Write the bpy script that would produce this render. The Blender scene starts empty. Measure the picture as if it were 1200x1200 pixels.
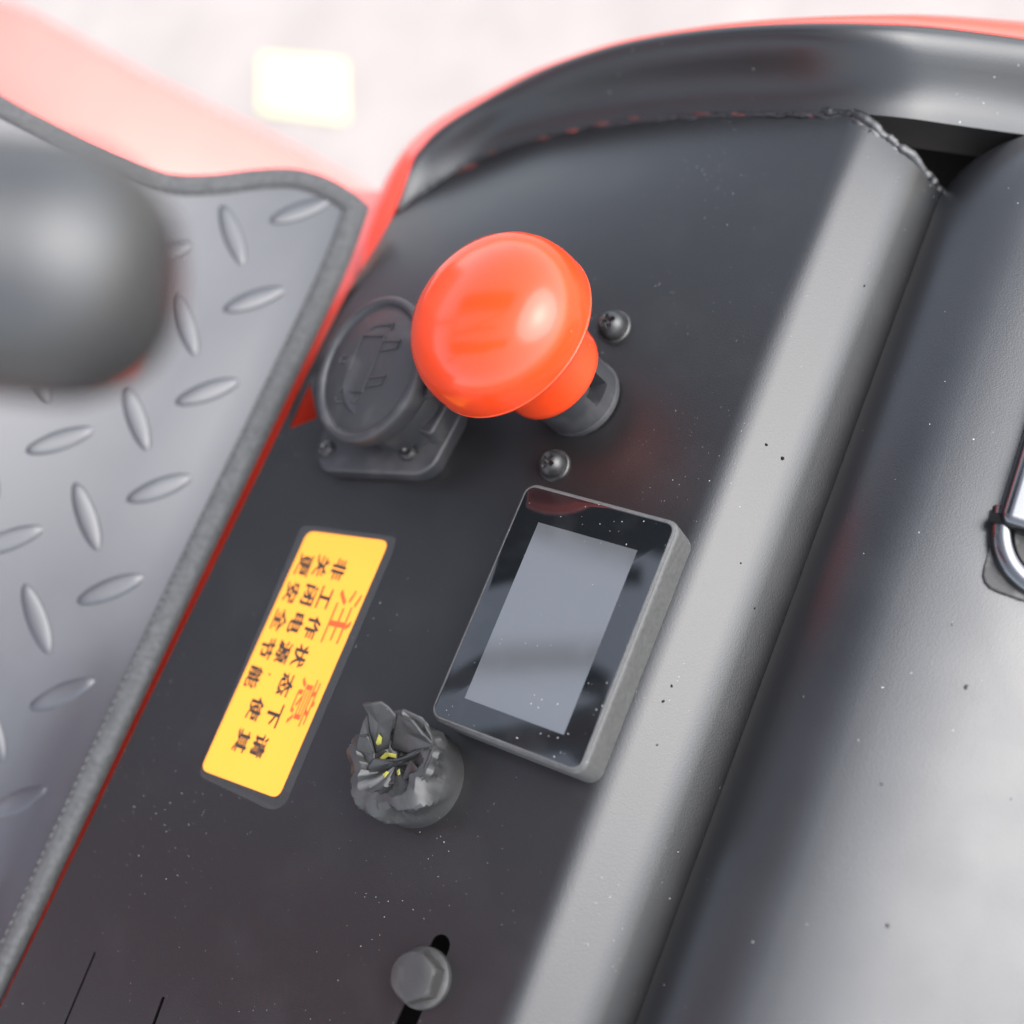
import bpy, bmesh, math, random
from mathutils import Vector, Matrix, noise
from mathutils.geometry import delaunay_2d_cdt

# ------------------------------------------------------------------ camera
# camera pose solved from the display, the panel edges and the button; numbers in millimetres, panel = plane z 0
FPX = 1544.39
RC = (Vector((0.8402642, 0.3819832, -0.3847661)),
      Vector((0.2376487, -0.8973480, -0.3718731)),
      Vector((-0.4873183, 0.2210325, -0.8447872)))      # image right, image down, forward
CAM = Vector((145.409, -52.293, 303.523))
S = 0.001
sc = bpy.context.scene
COL = sc.collection
cd = bpy.data.cameras.new('camera'); cam = bpy.data.objects.new('camera', cd); COL.objects.link(cam)
cd.sensor_width = 36; cd.lens = FPX / 1200 * 36; cd.clip_start = 0.01; cd.clip_end = 50
m3 = Matrix((RC[0], -RC[1], -RC[2])).transposed()
cam.matrix_world = Matrix.Translation(CAM * S) @ m3.to_4x4()
cd.dof.use_dof = True; cd.dof.focus_distance = 0.338; cd.dof.aperture_fstop = 4.9; cd.dof.aperture_blades = 9
sc.camera = cam

# ------------------------------------------------------------------ light
SUN = Vector((0.66, 0.22, 0.71)).normalized()
w = bpy.data.worlds.new('World'); sc.world = w; w.use_nodes = True
nt = w.node_tree; nt.nodes.clear()
sky = nt.nodes.new('ShaderNodeTexSky'); sky.sky_type = 'NISHITA'; sky.sun_disc = False
sky.sun_elevation = math.asin(SUN.z); sky.sun_rotation = math.atan2(SUN.x, SUN.y)
sky.air_density = 1.0; sky.dust_density = 1.6; sky.ozone_density = 1.0
hs = nt.nodes.new('ShaderNodeHueSaturation'); hs.inputs['Saturation'].default_value = 0.45      # thin white overcast
bg = nt.nodes.new('ShaderNodeBackground'); bg.inputs[1].default_value = 0.15
wo = nt.nodes.new('ShaderNodeOutputWorld')
nt.links.new(sky.outputs[0], hs.inputs['Color']); nt.links.new(hs.outputs[0], bg.inputs[0]); nt.links.new(bg.outputs[0], wo.inputs[0])
sl = bpy.data.lights.new('sun', 'SUN'); sl.energy = 0.98; sl.angle = math.radians(62); sl.color = (0.97, 0.98, 1.0)
so = bpy.data.objects.new('sun', sl); COL.objects.link(so)
so.rotation_euler = (-SUN).to_track_quat('-Z', 'Y').to_euler(); so.location = SUN * 3
sc.view_settings.view_transform = 'Standard'; sc.view_settings.look = 'None'
sc.view_settings.gamma = 1; sc.view_settings.exposure = 2.0; sc.view_settings.use_curve_mapping = False

# ------------------------------------------------------------------ helpers
random.seed(7)
def ray(u, v): return RC[0] * ((u - 600) / FPX) + RC[1] * ((v - 600) / FPX) + RC[2]
def px(u, v, z=0.0):
    d = ray(u, v); return CAM + d * ((z - CAM.z) / d.z)
def pplane(u, v, p, n):
    d = ray(u, v); return CAM + d * ((p - CAM).dot(n) / d.dot(n))
def pdist(u, v, dist): return CAM + ray(u, v).normalized() * dist
def frame(o, zax, xhint=Vector((1, 0, 0))):
    z = zax.normalized(); x = (xhint - z * xhint.dot(z)).normalized(); y = z.cross(x)
    m = Matrix((x, y, z)).transposed().to_4x4(); m.translation = o
    return m
def smooth(a, b, x):
    t = min(1, max(0, (x - a) / (b - a))); return t * t * (3 - 2 * t)
def catmull(pts, n=6):
    out = []
    P = [pts[0] * 2 - pts[1]] + list(pts) + [pts[-1] * 2 - pts[-2]]
    for i in range(1, len(P) - 2):
        for k in range(n):
            t = k / n; a, b, c, d = P[i - 1], P[i], P[i + 1], P[i + 2]
            out.append(0.5 * ((2 * b) + (c - a) * t + (2 * a - 5 * b + 4 * c - d) * t * t + (3 * b - a - 3 * c + d) * t ** 3))
    out.append(pts[-1].copy()); return out

class MB:
    def __init__(s): s.v = []; s.f = []
    def add(s, vs, fs):
        o = len(s.v); s.v += [Vector(p) for p in vs]; s.f += [tuple(i + o for i in f) for f in fs]; return s
    def grid(s, rows, closeu=False, closev=False):
        nr, nc = len(rows), len(rows[0]); fs = []
        for i in range(nr - (0 if closev else 1)):
            for j in range(nc - (0 if closeu else 1)):
                fs.append((i * nc + j, i * nc + (j + 1) % nc, ((i + 1) % nr) * nc + (j + 1) % nc, ((i + 1) % nr) * nc + j))
        return s.add([p for r in rows for p in r], fs)
    def lathe(s, prof, m, n=48, fn=None):
        rows = []
        for r, z in prof:
            row = []
            for k in range(n):
                a = 2 * math.pi * k / n
                p = Vector((r * math.cos(a), r * math.sin(a), z))
                if fn: p = fn(p, a)
                row.append(m @ p)
            rows.append(row)
        s.grid(rows, closeu=True); b = len(s.v) - len(rows) * n
        if prof[0][0] > 1e-6: s.f.append(tuple(b + k for k in reversed(range(n))))
        if prof[-1][0] > 1e-6: s.f.append(tuple(b + (len(rows) - 1) * n + k for k in range(n)))
        return s
    def tube(s, pts, r, n=10, caps=True, squash=None):
        rows = []; up = Vector((0, 0, 1)); rr = r if isinstance(r, (list, tuple)) else [r] * len(pts)
        for i, p in enumerate(pts):
            t = (pts[min(i + 1, len(pts) - 1)] - pts[max(i - 1, 0)]).normalized()
            a = t.cross(up)
            if a.length < 1e-4: a = t.cross(Vector((1, 0, 0)))
            a.normalize(); b = a.cross(t).normalized()
            rows.append([p + a * (rr[i] * math.cos(2 * math.pi * k / n)) + b * (rr[i] * (squash or 1) * math.sin(2 * math.pi * k / n)) for k in range(n)])
        s.grid(rows, closeu=True); bs = len(s.v) - len(rows) * n
        if caps:
            s.f.append(tuple(bs + k for k in reversed(range(n)))); s.f.append(tuple(bs + (len(rows) - 1) * n + k for k in range(n)))
        return s
    def prism(s, poly, m, h, bev=0.0):
        """poly: 2D points ccw in m's xy plane, from z 0 up to h, top edge rounded by bev"""
        n = len(poly); c = sum((Vector((p[0], p[1])) for p in poly), Vector((0, 0))) / n
        def inset(d):
            out = []
            for i in range(n):
                a, b, e = Vector(poly[i - 1][:2]), Vector(poly[i][:2]), Vector(poly[(i + 1) % n][:2])
                d1 = (b - a).normalized(); d2 = (e - b).normalized()
                n1 = Vector((-d1.y, d1.x)); n2 = Vector((-d2.y, d2.x)); q = n1 + n2
                q = q / max(0.35, q.dot(n1)) if q.length > 1e-6 else n1
                out.append(b + q * d)
            return out
        levels = [(0, 0)]
        if bev > 0:
            for k in range(5):
                a = math.pi / 2 * k / 4; levels.append((bev * (1 - math.cos(a)), h - bev + bev * math.sin(a)))
        else: levels.append((0, h))
        rows = []
        for d, z in levels: rows.append([m @ Vector((p.x, p.y, z)) for p in inset(d)])
        s.grid(rows, closeu=True); b = len(s.v) - len(rows) * n
        s.f.append(tuple(b + k for k in reversed(range(n)))); s.f.append(tuple(b + (len(rows) - 1) * n + k for k in range(n)))
        return s
    def build(s, name, mat, parent=None, ang=35, flat=False):
        o = None
        org = Vector(parent['_o']) if parent is not None else Vector((0, 0, 0))
        if parent is None and s.v:
            xs = [p.x for p in s.v]; ys = [p.y for p in s.v]; zs = [p.z for p in s.v]
            org = Vector(((min(xs) + max(xs)) / 2, (min(ys) + max(ys)) / 2, min(zs)))
        me = bpy.data.meshes.new(name); me.from_pydata([(p - org) * S for p in s.v], [], s.f)
        bm = bmesh.new(); bm.from_mesh(me); bmesh.ops.recalc_face_normals(bm, faces=bm.faces); bm.to_mesh(me); bm.free()
        me.update()
        if not flat:
            me.polygons.foreach_set('use_smooth', [True] * len(me.polygons)); me.set_sharp_from_angle(angle=math.radians(ang))
        me.materials.append(mat)
        o = bpy.data.objects.new(name, me); COL.objects.link(o)
        o['_o'] = tuple(org)
        if parent is not None: o.parent = parent
        else: o.location = org * S
        return o
def tag(o, label=None, cat=None, group=None, kind=None):
    for k, v in (('label', label), ('category', cat), ('group', group), ('kind', kind)):
        if v: o[k] = v
    return o
def thing(name, org, label, cat, group=None):
    o = bpy.data.objects.new(name, None); COL.objects.link(o); o.empty_display_size = 0.01
    o.location = org * S; o['_o'] = tuple(org); return tag(o, label, cat, group)
def rrect(x0, y0, x1, y1, r, n=5):
    out = []
    for cx, cy, a0 in ((x1 - r, y0 + r, -90), (x1 - r, y1 - r, 0), (x0 + r, y1 - r, 90), (x0 + r, y0 + r, 180)):
        for k in range(n + 1):
            a = math.radians(a0 + 90 * k / n); out.append((cx + r * math.cos(a), cy + r * math.sin(a)))
    return out
def roundpoly(pts, r, n=4):
    out = []; N = len(pts)
    for i in range(N):
        a, b, c = Vector(pts[i - 1]), Vector(pts[i]), Vector(pts[(i + 1) % N])
        d1 = (a - b).normalized(); d2 = (c - b).normalized()
        k = min(r, (a - b).length * .45, (c - b).length * .45)
        p, q = b + d1 * k, b + d2 * k
        for j in range(n + 1):
            t = j / n; out.append(tuple(p * (1 - t) ** 2 + b * 2 * t * (1 - t) + q * t * t))
    return out
def ccw(poly):
    a = sum(poly[i - 1][0] * poly[i][1] - poly[i][0] * poly[i - 1][1] for i in range(len(poly)))
    return poly if a > 0 else poly[::-1]
def inside(p, poly):
    r = False; n = len(poly)
    for i in range(n):
        a, b = poly[i - 1], poly[i]
        if (a[1] > p[1]) != (b[1] > p[1]) and p[0] < (b[0] - a[0]) * (p[1] - a[1]) / (b[1] - a[1]) + a[0]: r = not r
    return r
def sheet(outline, holes, step):
    """triangulated flat sheet: outline minus holes, with interior grid points"""
    vs = []; es = []
    for poly in [outline] + holes:
        b = len(vs); vs += [Vector(p[:2]) for p in poly]; n = len(poly); es += [(b + i, b + (i + 1) % n) for i in range(n)]
    xs = [p[0] for p in outline]; ys = [p[1] for p in outline]
    x = min(xs)
    while x < max(xs):
        y = min(ys)
        while y < max(ys):
            q = (x + random.uniform(-.1, .1) * step, y + random.uniform(-.1, .1) * step)
            if inside(q, outline) and not any(inside(q, h) for h in holes): vs.append(Vector(q))
            y += step
        x += step
    V, E, F, *_ = delaunay_2d_cdt(vs, es, [], 0, 1e-4)
    out = []
    for f in F:
        c = sum((V[i] for i in f), Vector((0, 0))) / len(f)
        if inside(c, outline) and not any(inside(c, h) for h in holes): out.append(tuple(f))
    return V, out

# ------------------------------------------------------------------ materials
def mat(name, base, rough=0.4, metal=0.0, bump=0.0, bscale=900, bdist=0.1, rvar=0.0, cvar=0.0, cvscale=40, dust=0.0, dscale=260,
        dustcol=(.5, .5, .48), spec=0.5, coat=0.0, crough=0.05, film=0.0, fcol=(.3, .3, .29), fscale=60, flo=.5, fhi=.7, trans=0.0):
    m = bpy.data.materials.new(name); m.use_nodes = True; nt = m.node_tree; N = nt.nodes; Lk = nt.links
    b = N['Principled BSDF']; tc = N.new('ShaderNodeTexCoord'); co = tc.outputs['Object']
    b.inputs['Metallic'].default_value = metal; b.inputs['Specular IOR Level'].default_value = spec
    b.inputs['Coat Weight'].default_value = coat; b.inputs['Coat Roughness'].default_value = crough
    if trans: b.inputs['Transmission Weight'].default_value = trans
    def noi(sc_, det=3):
        n = N.new('ShaderNodeTexNoise'); n.inputs['Scale'].default_value = sc_; n.inputs['Detail'].default_value = det; Lk.new(co, n.inputs['Vector']); return n.outputs['Fac']
    def mp(src, a, b_, c, d):
        n = N.new('ShaderNodeMapRange'); n.inputs[1].default_value = a; n.inputs[2].default_value = b_; n.inputs[3].default_value = c; n.inputs[4].default_value = d
        Lk.new(src, n.inputs[0]); return n.outputs[0]
    def mix(fac, a, b_):
        n = N.new('ShaderNodeMix'); n.data_type = 'RGBA'; Lk.new(fac, n.inputs[0])
        for s_, v in ((n.inputs[6], a), (n.inputs[7], b_)):
            if isinstance(v, tuple): s_.default_value = (*v, 1)
            else: Lk.new(v, s_)
        return n.outputs[2]
    col = base; rsrc = None
    if rvar: rsrc = mp(noi(45, 6), .3, .7, rough - rvar, rough + rvar)
    if cvar:
        col = mix(mp(noi(cvscale, 5), .3, .7, 0, 1), tuple(c * (1 - cvar) for c in base), tuple(min(1, c * (1 + cvar)) for c in base))
    if film:
        fac = mp(noi(fscale, 6), flo, fhi, 0, film); col = mix(fac, col, fcol)
        rsrc = mp(fac, 0, 1, rough, .75)
    if dust:
        vo = N.new('ShaderNodeTexVoronoi'); vo.inputs['Scale'].default_value = dscale; Lk.new(co, vo.inputs['Vector'])
        sp = N.new('ShaderNodeSeparateColor'); Lk.new(vo.outputs['Color'], sp.inputs[0])
        msk = mp(noi(22, 3), .35, .68, -dust * .6, dust * .6)
        ad = N.new('ShaderNodeMath'); ad.operation = 'ADD'; Lk.new(sp.outputs[0], ad.inputs[0]); Lk.new(msk, ad.inputs[1])
        rad = mp(ad.outputs[0], 1 - dust, 1 + dust * .3, 0.0, .16)
        sub = N.new('ShaderNodeMath'); sub.operation = 'LESS_THAN'; Lk.new(vo.outputs['Distance'], sub.inputs[0]); Lk.new(rad, sub.inputs[1])
        mu = N.new('ShaderNodeMath'); mu.operation = 'MULTIPLY'; Lk.new(sub.outputs[0], mu.inputs[0]); Lk.new(mp(sp.outputs[1], 0, 1, .25, 1), mu.inputs[1])
        col = mix(mu.outputs[0], col, dustcol)
        base_r = rsrc
        r2 = N.new('ShaderNodeMix'); r2.data_type = 'FLOAT'; Lk.new(mu.outputs[0], r2.inputs[0]); r2.inputs[3].default_value = .8
        if base_r: Lk.new(base_r, r2.inputs[2])
        else: r2.inputs[2].default_value = rough
        rsrc = r2.outputs[0]
    if isinstance(col, tuple): b.inputs['Base Color'].default_value = (*col, 1)
    else: Lk.new(col, b.inputs['Base Color'])
    if rsrc: Lk.new(rsrc, b.inputs['Roughness'])
    else: b.inputs['Roughness'].default_value = rough
    if bump:
        bn = N.new('ShaderNodeBump'); bn.inputs['Strength'].default_value = bump; bn.inputs['Distance'].default_value = bdist * S
        Lk.new(noi(bscale, 2), bn.inputs['Height']); Lk.new(bn.outputs[0], b.inputs['Normal'])
    return m
M = {}
M['panel'] = mat('black_powder_coat', (.007, .0068, .007), .32, bump=.7, bscale=2300, bdist=.06, dust=.13, dscale=1350, spec=.55, rvar=.04, film=.03, fcol=(.13, .125, .12), fscale=55, flo=.52, fhi=.8)
M['rim'] = mat('black_rim_paint', (.011, .011, .011), .34, bump=.5, bscale=1800, bdist=.06, dust=.05, dscale=800, spec=.6, rvar=.03)
M['cover'] = mat('black_cover_paint', (.009, .009, .010), .34, bump=.6, bscale=2200, bdist=.06, dust=.05, dscale=800, spec=.72, rvar=.04)
M['red'] = mat('red_body_paint', (.68, .042, .02), .3, bump=.1, bscale=300, coat=.5, cvar=.1)
M['orange'] = mat('orange_red_plastic', (.60, .045, .009), .19, bump=.05, bscale=120, cvar=.05, cvscale=60, dust=.02, dscale=700)
M['blackplastic'] = mat('black_plastic', (.022, .022, .024), .45, bump=.3, bscale=1500, bdist=.05, film=.12, fcol=(.2, .19, .18), fscale=90)
M['rubber'] = mat('black_rubber_cap', (.025, .025, .027), .5, bump=.3, bscale=1200, bdist=.05, film=.15, fcol=(.2, .19, .18), fscale=90)
M['screw'] = mat('black_oxide_steel', (.05, .05, .05), .38, metal=.7, bump=.4, bscale=700, film=.25, fcol=(.2, .19, .18), fscale=300)
M['bolt'] = mat('grey_phosphate_steel', (.035, .033, .032), .55, metal=.4, bump=.5, bscale=900, film=.15, fcol=(.14, .13, .12), fscale=250)
M['housing'] = mat('dusty_black_housing', (.035, .035, .035), .55, bump=.4, bscale=1500, film=.7, fcol=(.11, .108, .102), fscale=900, flo=.1, fhi=1.0, dust=.1, dscale=1300)
M['glass'] = mat('black_display_glass', (.006, .007, .008), .05, dust=.34, dscale=900, spec=1.0, dustcol=(.42, .42, .41), film=.03, fcol=(.2, .2, .2), fscale=80)
M['screen'] = mat('grey_lcd_screen', (.155, .16, .166), .06, metal=.6, dust=.16, dscale=900, dustcol=(.5, .5, .49), film=.06, fcol=(.3, .3, .3), fscale=80)
M['tape'] = mat('black_insulating_tape', (.018, .018, .018), .47, bump=.5, bscale=420, bdist=.2, film=.10, fcol=(.12, .12, .115), fscale=110, flo=.4, fhi=.7, dust=.1, dscale=1300)
M['yellowwire'] = mat('yellow_sleeve', (.2, .19, .025), .5, cvar=.5, cvscale=300)
M['stickeryellow'] = mat('yellow_sticker', (.80, .285, .028), .42, cvar=.03, cvscale=25)
M['ink'] = mat('black_ink', (.022, .016, .012), .5)
M['redink'] = mat('red_ink', (.75, .06, .012), .5)
M['mat'] = mat('grey_black_pvc_mat', (.024, .024, .028), .41, bump=.25, bscale=500, bdist=.07, spec=.9, rvar=.05, film=.10, fcol=(.16, .16, .165), fscale=28, flo=.4, fhi=.75)
M['binding'] = mat('grey_black_webbing', (.055, .055, .055), .8, bump=.9, bscale=1400, bdist=.3, cvar=.25, cvscale=500)
M['thread'] = mat('grey_thread', (.16, .16, .16), .8, cvar=.3, cvscale=800)
M['grip'] = mat('dark_grey_soft_grip', (.022, .022, .022), .44, bump=.3, bscale=500, spec=.7)
M['chrome'] = mat('chrome_steel', (.14, .14, .143), .2, metal=1.0, bump=.05, bscale=300)
M['zinc'] = mat('zinc_plate', (.05, .048, .045), .75, metal=.0, bump=.6, bscale=900, film=.5, fcol=(.2, .19, .17), fscale=200)
M['dark'] = mat('underside_black', (.008, .008, .008), .8, spec=.1)
M['ground'] = mat('pale_concrete', (.305, .268, .243), .9, cvar=.08, cvscale=14, bump=.4, bscale=80, bdist=2)
M['paleyellow'] = mat('pale_yellow_paint', (.66, .62, .33), .8)
M['pit'] = mat('rusty_red_gap', (.10, .018, .014), .7, cvar=.6, cvscale=500)
M['rust'] = mat('orange_rust', (.22, .12, .06), .8, cvar=.5, cvscale=300)
# clear film
cm = bpy.data.materials.new('clear_film'); cm.use_nodes = True; n_ = cm.node_tree.nodes; l_ = cm.node_tree.links
tr = n_.new('ShaderNodeBsdfTransparent'); mx = n_.new('ShaderNodeMixShader'); mx.inputs[0].default_value = .2
pb = n_['Principled BSDF']; pb.inputs['Base Color'].default_value = (.12, .12, .12, 1); pb.inputs['Roughness'].default_value = .25
l_.new(tr.outputs[0], mx.inputs[1]); l_.new(pb.outputs[0], mx.inputs[2]); l_.new(mx.outputs[0], n_['Material Output'].inputs[0])
M['film'] = cm
def emboss(m, kind):
    return m

# ------------------------------------------------------------------ setting: ground
GZ = -520
g = MB().add([(-6000, -6000, GZ), (6000, -6000, GZ), (6000, 6000, GZ), (-6000, 6000, GZ)], [(0, 1, 2, 3)]).build('ground', M['ground']); tag(g, kind='structure')
pc = px(352, 100, GZ + 4); pd = (px(400, 105, GZ + 4) - px(304, 95, GZ + 4)); pe = px(352, 132, GZ + 4) - px(352, 66, GZ + 4)
tl = MB().add([pc - pd / 2 - pe / 2, pc + pd / 2 - pe / 2, pc + pd / 2 + pe / 2, pc - pd / 2 + pe / 2], [(0, 1, 2, 3)])
t_ = [Vector(p) for p in tl.v]; bmn = MB(); loc = [(p.x, p.y) for p in t_]; bmn.prism(ccw(loc), Matrix.Translation((0, 0, GZ)), 3, 1)
tag(bmn.build('paving_marker', M['paleyellow']), 'pale yellow square block lying on the bright ground', 'marker')

# ------------------------------------------------------------------ vehicle body
veh = thing('vehicle_body', Vector((-20, 0, -60)), 'black powder coated control panel of a small vehicle with curved rim and red shell', 'vehicle body')
def sag(x, y):
    s_ = max(0.0, (x + 60) * -.6 + (y - 75) * .8); return -.0026 * s_ * s_
def pxs(u, v, h=0.0):
    p = px(u, v, h)
    for _ in range(10): p = px(u, v, h + sag(p.x, p.y))
    return p
seam_px = [(468, 240), (495, 222), (529, 203), (576, 176), (636, 157), (712, 142), (820, 132), (947, 131), (1029, 134)]
seam = catmull([pxs(u, v) for u, v in seam_px], 6)
FX = 20.0     # the fold line
YB = -190
left_px = [(462, 252), (418, 318), (395, 372), (365, 432), (354, 452), (346, 500), (372, 500), (366, 512), (332, 500), (212, 750), (8, 1186)]
left = [pxs(u, v) for u, v in [(462, 252), (406, 345), (329, 502), (207, 752), (-2, 1186)]]
dl = (left[-1] - left[-2]).normalized(); left.append(left[-1] + dl * ((YB - left[-1].y) / dl.y))
ytop = [p for p in seam if p.x < FX]
yend = ytop[-1].y
outline = [(p.x, p.y) for p in ytop] + [(FX, yend + .6)]
k = YB
right = []
y = yend - 8
while y > YB: right.append((FX, y)); y -= 9
outline += right + [(FX, YB)] + [(p.x, p.y) for p in reversed(left)]
outline = ccw(outline)
bolt_c = px(497, 1146, 0)
def slot(a, b, r, n=6):
    d = (b - a).normalized(); nn = Vector((-d.y, d.x)); out = []
    for c, s0 in ((b, -90), (a, 90)):
        for k in range(n + 1):
            t = math.radians(s0 + 180 * k / n); q = d * math.cos(t) + nn * math.sin(t); out.append((c.x + q.x * r, c.y + q.y * r))
    return ccw(out)
p1 = px(517, 1108, 0).xy; holes = [slot(Vector((p1.x - .2, p1.y)), Vector((p1.x - 1.5, p1.y - 42)), 2.6)]
a = px(111, 1117, 0).xy; b = px(76, 1200, 0).xy; holes.append(slot(a, a + (b - a) * 1.8, .35, 3))
a = px(191, 1170, 0).xy; b = px(180, 1200, 0).xy; holes.append(slot(a, a + (b - a) * 3, .5, 4))
a0, a1, a2 = px(362, 447, 0), px(338, 503, 0), px(372, 490, 0)
holes.append(ccw(roundpoly([tuple(a0.xy), tuple(a1.xy), tuple(a2.xy)], 1.0, 2)))
Vs, Fs = sheet(outline, holes, 9)
pm = MB().add([(p.x, p.y, sag(p.x, p.y)) for p in Vs], Fs)
# folded flange
prof = [(0, 0)]; x, z = FX, 0.0; fl = [(x, z)]
ang = 0
def arc(R, a1, n):
    global x, z, ang
    a0 = ang
    for k in range(1, n + 1):
        a = math.radians(a0 + (a1 - a0) * k / n); ap = math.radians(a0 + (a1 - a0) * (k - 1) / n)
        x += R * (math.sin(a) - math.sin(ap)); z -= R * (math.cos(ap) - math.cos(a)); fl.append((x, z))
    ang = a1
def straight(d, n):
    global x, z
    for k in range(n):
        x += d / n * math.cos(math.radians(ang)); z -= d / n * math.sin(math.radians(ang)); fl.append((x, z))
arc(13, 34, 10); straight(9, 4); arc(22, 55, 9); straight(30, 4)
rows = []
ys = [yend + .6] + [q[1] for q in right] + [YB]
for i, yy in enumerate(ys):
    row = []
    for j, (fx, fz) in enumerate(fl):
        dy = 0
        if i == 0: dy = -max(0, (fx - FX)) * .35
        n1 = noise.noise(Vector((fx * .05, yy * .02, 3))) * .25
        row.append(Vector((fx, max(YB, yy + (dy if i == 0 else min(0, dy))), fz + sag(FX, yy) + n1 * smooth(0, 6, j))))
    rows.append(row)
# keep the first rows ordered behind the slanted end cut
for j, (fx, fz) in enumerate(fl):
    lim = rows[0][j].y
    for i in range(1, len(rows)):
        rows[i][j].y = min(rows[i][j].y, lim - .02 * i)
flange_end = [p.copy() for p in rows[0]]
pm.grid(rows)
panel = pm.build('panel_sheet', M['panel'], veh, 60)
bm = bmesh.new(); bm.from_mesh(panel.data); bmesh.ops.remove_doubles(bm, verts=bm.verts, dist=2e-5); bmesh.ops.recalc_face_normals(bm, faces=bm.faces)
if sum(f.normal.z for f in bm.faces) < 0: bmesh.ops.reverse_faces(bm, faces=bm.faces)
bm.to_mesh(panel.data); bm.free()
panel.data.polygons.foreach_set('use_smooth', [True] * len(panel.data.polygons))
md = panel.modifiers.new('thickness', 'SOLIDIFY'); md.thickness = .0005; md.offset = -1
md = panel.modifiers.new('crisp_edges', 'EDGE_SPLIT'); md.split_angle = math.radians(45)
# rim: swept between traced edges of the rolled lip
def curve(pts, z, n=6): return catmull([px(u, v, z if not isinstance(z, (list, tuple)) else z[i]) for i, (u, v) in enumerate(pts)], n)
c0 = [(466, 244), (500, 219), (560, 184), (640, 157), (740, 139), (850, 131), (960, 131), (1050, 137), (1130, 148), (1260, 166)]
c3 = [(489, 176), (520, 144), (598, 97), (655, 70), (735, 45), (835, 29), (935, 23), (1030, 24), (1110, 29), (1260, 49)]
A = [pxs(u, v, .6) for u, v in c0[:7]]; za = [p.z for p in A] + [-4, -13, -34]
A = curve(c0, za); D = curve(c3, [za[i] + h for i, h in enumerate((3, 7, 11, 14, 15, 15, 15, 15, 15, 15))])
rows = [[] for _ in range(17)]
for i in range(len(A)):
    a, d = A[i], D[i]
    t_along = i / (len(A) - 1)
    hor = Vector((d.x - a.x, d.y - a.y, 0)); Lh = hor.length; hd = hor / Lh
    rows[0].append(a + Vector((0, 0, -14 * smooth(.66, .72, t_along) - .8)) + hd * 1.0)
    pr = [(0, 0), (.12, .05), (.24, .14), (.36, .28), (.46, .45), (.54, .62), (.61, .77), (.68, .88), (.75, .96), (.82, 1.0), (.89, 1.01), (.95, .97), (1.0, .86), (1.03, .70), (1.035, .4), (1.03, -.6)]
    H = d.z - a.z
    for k, (s_, h_) in enumerate(pr):
        rows[k + 1].append(a + hd * (Lh * s_) + Vector((0, 0, h_ * H)))
MB().grid(rows).build('rim', M['rim'], veh, 50)
# red shell outside the rim and under the mat edge
r_px = [(424, 300), (432, 262), (450, 214), (478, 170), (522, 134), (588, 101), (652, 74), (735, 50), (835, 32), (935, 21), (1030, 17), (1110, 18), (1260, 30)]
c3b = [(424, 330), (440, 290), (462, 246), (489, 180)] + [(525, 146), (598, 101), (655, 74), (735, 49), (835, 33), (935, 27), (1030, 28), (1110, 33), (1260, 53)]
zr = [za[0] - 4, za[0] - 3, za[0] - 1, za[0], za[1], za[2] + 2, za[3] + 3, za[4] + 3, za[5] + 2, za[6] - 1, za[7] - 2, za[8] - 2, za[9] - 4]
Rr = curve(r_px, [q - 2 for q in zr]); Ri = curve(c3b, [q + 2 for q in zr])
rows = [Ri, [(a * .5 + b * .5) + Vector((0, 0, 1.2)) for a, b in zip(Ri, Rr)], Rr, [p + Vector((-.8, .8, -2)) for p in Rr], [p + Vector((-1.0, 1.0, -8)) for p in Rr], [p + Vector((4, -4, -90)) for p in Rr]]
MB().grid(rows).build('red_shell', M['red'], veh, 40)
# red sill below the gap beside the panel
sl_l = [pxs(u, v, -9) for u, v in [(455, 225), (378, 362), (300, 500), (150, 800), (-60, 1240), (-160, 1450)]]
rows = [[p + Vector((dx, 0, dz)) for p in sl_l] for dx, dz in ((-34, -6), (-6, -.5), (0, 0), (3, 0), (5, -.4), (6, -30))]
MB().grid(rows).build('red_sill', M['red'], veh)
# closed black tray underneath
ub = MB().prism(ccw([(-230, YB), (300, YB), (300, 150), (60, 152), (-70, 118), (-150, 20), (-230, -60)]), Matrix.Translation((0, 0, -64)), 4)
ub.build('under_tray', M['dark'], veh)
# back wall inside the dark gap behind the cover
wl = [p + Vector((1, 3, -4)) for p in A[int(len(A) * .5):]]
MB().grid([wl, [p + Vector((0, 4, -56)) for p in wl]]).build('inner_wall', M['dark'], veh)

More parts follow.
